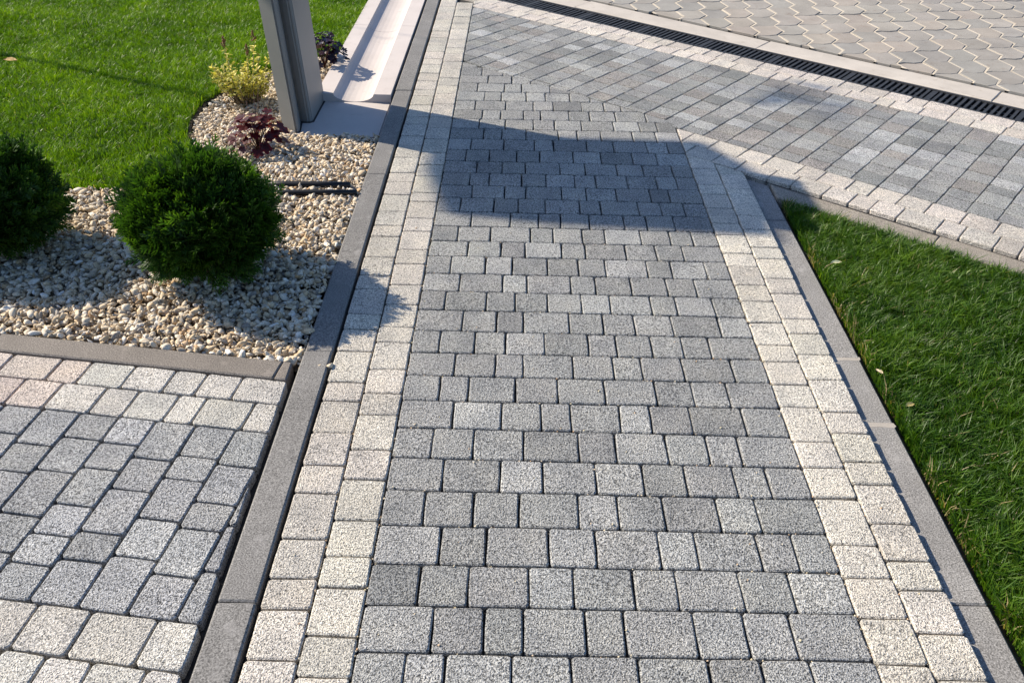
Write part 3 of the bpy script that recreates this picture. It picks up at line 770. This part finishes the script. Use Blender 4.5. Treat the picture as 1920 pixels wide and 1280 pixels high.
def fallen_leaf(loc, label, L, W, rz, c, tilt=(.1, .1)):
    v = []; f = []
    for i, (x, w_) in enumerate(((0, .05), (.25, .75), (.5, 1), (.75, .7), (1, .03))):
        z = .12*math.sin(x*3.1); v += [(x*L-L/2, -w_*W/2, (z+.14)*L*.5), (x*L-L/2, 0, z*L*.3), (x*L-L/2, w_*W/2, (z+.10)*L*.6)]
    for i in range(4):
        for j in range(2): a = i*3+j; f.append((a, a+1, a+4, a+3))
    o = link('fallen_leaf', mesh('fallen_leaf', v, f), plain('dry_leaf', c, .7, .2, 80), None, loc); o.rotation_euler = (tilt[0], tilt[1], rz)
    return tag(o, label, 'leaf', 'dry leaves dropped on the lawns')
fallen_leaf((-2.94, 5.06, .035), 'dry tan leaf lying on the left lawn near the picture edge', .075, .05, .2, (.55, .36, .14))
fallen_leaf((1.245, 2.945, .02), 'pale yellowish leaf on the right lawn beside the kerb', .055, .020, .35, (.66, .64, .38))
fallen_leaf((1.20, 2.285, -.005), 'small whitish dry leaf at the kerb edge of the right lawn', .034, .02, 1.9, (.62, .50, .36))
fallen_leaf((1.235, 2.11, .0), 'torn yellow leaf on the right lawn, the lowest one by the kerb', .042, .018, .5, (.52, .42, .18))
fallen_leaf((1.95, 2.88, .03), 'curled brown leaf in the middle of the right lawn', .04, .03, .5, (.30, .16, .09))

# crumbs and grit lying in the joints and on the stones
def grit(name, label, pts, seed, cols, s0=.0018, s1=.0048):
    r = random.Random(seed); v, f, tt = [], [], []
    for x, y, z in pts:
        s = r.uniform(s0, s1); b = len(v); t = r.random()
        v += [(x+s*a*r.uniform(.6, 1.2), y+s*c*r.uniform(.6, 1.2), z+s*d*r.uniform(.6, 1)) for a, c, d in ((1, 0, 0), (-1, 0, 0), (0, 1, 0), (0, -1, 0), (0, 0, .8), (0, 0, -.6))]; tt += [t]*6
        f += [(b+i, b+j, b+4) for i, j in ((0, 2), (2, 1), (1, 3), (3, 0))]+[(b+j, b+i, b+5) for i, j in ((0, 2), (2, 1), (1, 3), (3, 0))]
    M = Mat(name); M.rough(.8); at = M.n('Attribute'); at.attribute_name = 'tint'; M.color(M.ramp(at.outputs['Fac'], cols))
    o = link(name, big_mesh(name, np.array(v), np.array(f), {'tint': np.array(tt)}), M.m); return tag(o, label, 'grit', kind='stuff')
pts = []
for k in range(1000):
    c = random.random()
    if c < .45: x, y = random.choice((XL, -.452, XR, .950)), random.uniform(.9, 4.)
    elif c < .6: x, y = random.uniform(-.57, 1.06), random.uniform(.9, 3.8)
    else:
        i = random.randrange(8, len(PATH_LINES)); x, y = random.uniform(XL, XR), PATH_LINES[i][0]
    pts.append((x+random.gauss(0, .003), y+random.gauss(0, .003), -.004 if c < .45 or c > .6 else .002))
grit('grit', 'pale sand grains and crumbs scattered in the joints of the path', pts, 4, [(0, (.50, .42, .26)), (.5, (.6, .54, .42)), (1, (.5, .3, .16))])

# ------------------------------------------------------------------ unseen shadow casters added outside the picture
TREE = leafy('tree_leaf', [(0, (.03, .07, .015)), (1, (.08, .15, .03))], .5, .3, (1.1, 1.2, .4))
def tree(loc, label, zc, rx, rz, n, seed, leaf=.05, tr=.022, lean=0.):  # unseen tree, added only for a faint shade patch on the driveway
    r = np.random.default_rng(seed); e = empty('shade_tree', (loc[0], loc[1]+lean, -.02)); tag(e, label, 'tree')
    rr = random.Random(seed); lst = [([(0, 0, 0), (.01, -lean*.5, zc*.5), (0, -lean, zc)], [tr, tr*.85, tr*.5])]
    for k in range(14):
        a = rr.uniform(0, 6.28); t = rr.uniform(.4, .9); z0 = zc-rz*rr.uniform(.2, .9)
        lst.append(([(0, -lean, z0), (math.cos(a)*rx*t*.5, math.sin(a)*rx*t*.5-lean, z0+rz*.35), (math.cos(a)*rx*t, math.sin(a)*rx*t-lean, z0+rz*.8)], [tr*.4, tr*.25, tr*.1]))
    link('trunk', tubes('trunk', lst, 7), m_bark, e)
    d = r.normal(size=(n, 3)); d /= np.linalg.norm(d, axis=1)[:, None]; rad = r.random(n)**.45*(.9+.2*vnoise(d[:, 0]*3, d[:, 1]*3+d[:, 2]*5, .7, seed))
    p = d*rad[:, None]*np.array([rx, rx, rz])+np.array([0, -lean, zc])
    ax = r.normal(size=(n, 3)); ax /= np.linalg.norm(ax, axis=1)[:, None]; s = np.cross(ax, r.normal(size=(n, 3))); s /= np.linalg.norm(s, axis=1)[:, None]
    L = leaf*r.uniform(.7, 1.3, n)[:, None]
    V = np.stack([p-ax*L, p+s*L*.5, p+ax*L, p-s*L*.5], 1).reshape(-1, 3); b = np.arange(n)[:, None]*4
    T = np.concatenate([b+np.array([[0, 1, 2]]), b+np.array([[0, 2, 3]])])
    cr = link('crown', big_mesh('crown', V, T, {'tint': np.repeat(r.random(n), 4)}), TREE, e); cr['kind'] = 'stuff'
    return e
def sunward(x, y, z):
    L = z/math.tan(SUN_EL); return (x-math.cos(SUN_AZ)*L, y-math.sin(SUN_AZ)*L)
def shadow_caster(zc, outline, cx, cy, lean):  # unseen post and panel, added to throw the block of shade on the path
    bx, by = sunward(cx, cy, zc); e = empty('shadow_caster', (bx, by+lean, -.02)); tag(e, 'slim post with a flat panel on top, added out of view to shade the path', 'shadow caster')
    link('pole', tubes('pole', [([(0, 0, 0), (0, -lean*.5, zc*.5), (0, -lean, zc+.01)], [.026, .022, .018])], 10), m_steel, e)
    p = [(*[a-b for a, b in zip(sunward(x, y, zc), (bx, by+lean))], zc) for x, y in outline]; n = len(p)
    v = [(x, y, z+.02) for x, y, z in p]+[(x, y, z+.06) for x, y, z in p]
    link('panel', mesh('panel', v, [tuple(range(n))[::-1], tuple(range(n, 2*n))]+[(k, (k+1) % n, n+(k+1) % n, n+k) for k in range(n)]), m_iron, e)
shadow_caster(4.4, [(-.30, 3.33), (.1, 3.27), (1.03, 3.20), (1.08, 3.85), (.90, 4.17), (-.40, 4.2), (-.43, 3.78)], .40, 3.70, .22)  # outline is the shade wanted on the ground, carried up towards the sun
tree(sunward(1.66, 4.85, 6.0), 'unseen thin tree added far behind the lawn to cast soft shade on the driveway', 6.0, .34, .24, 60, 67, .05, .006)
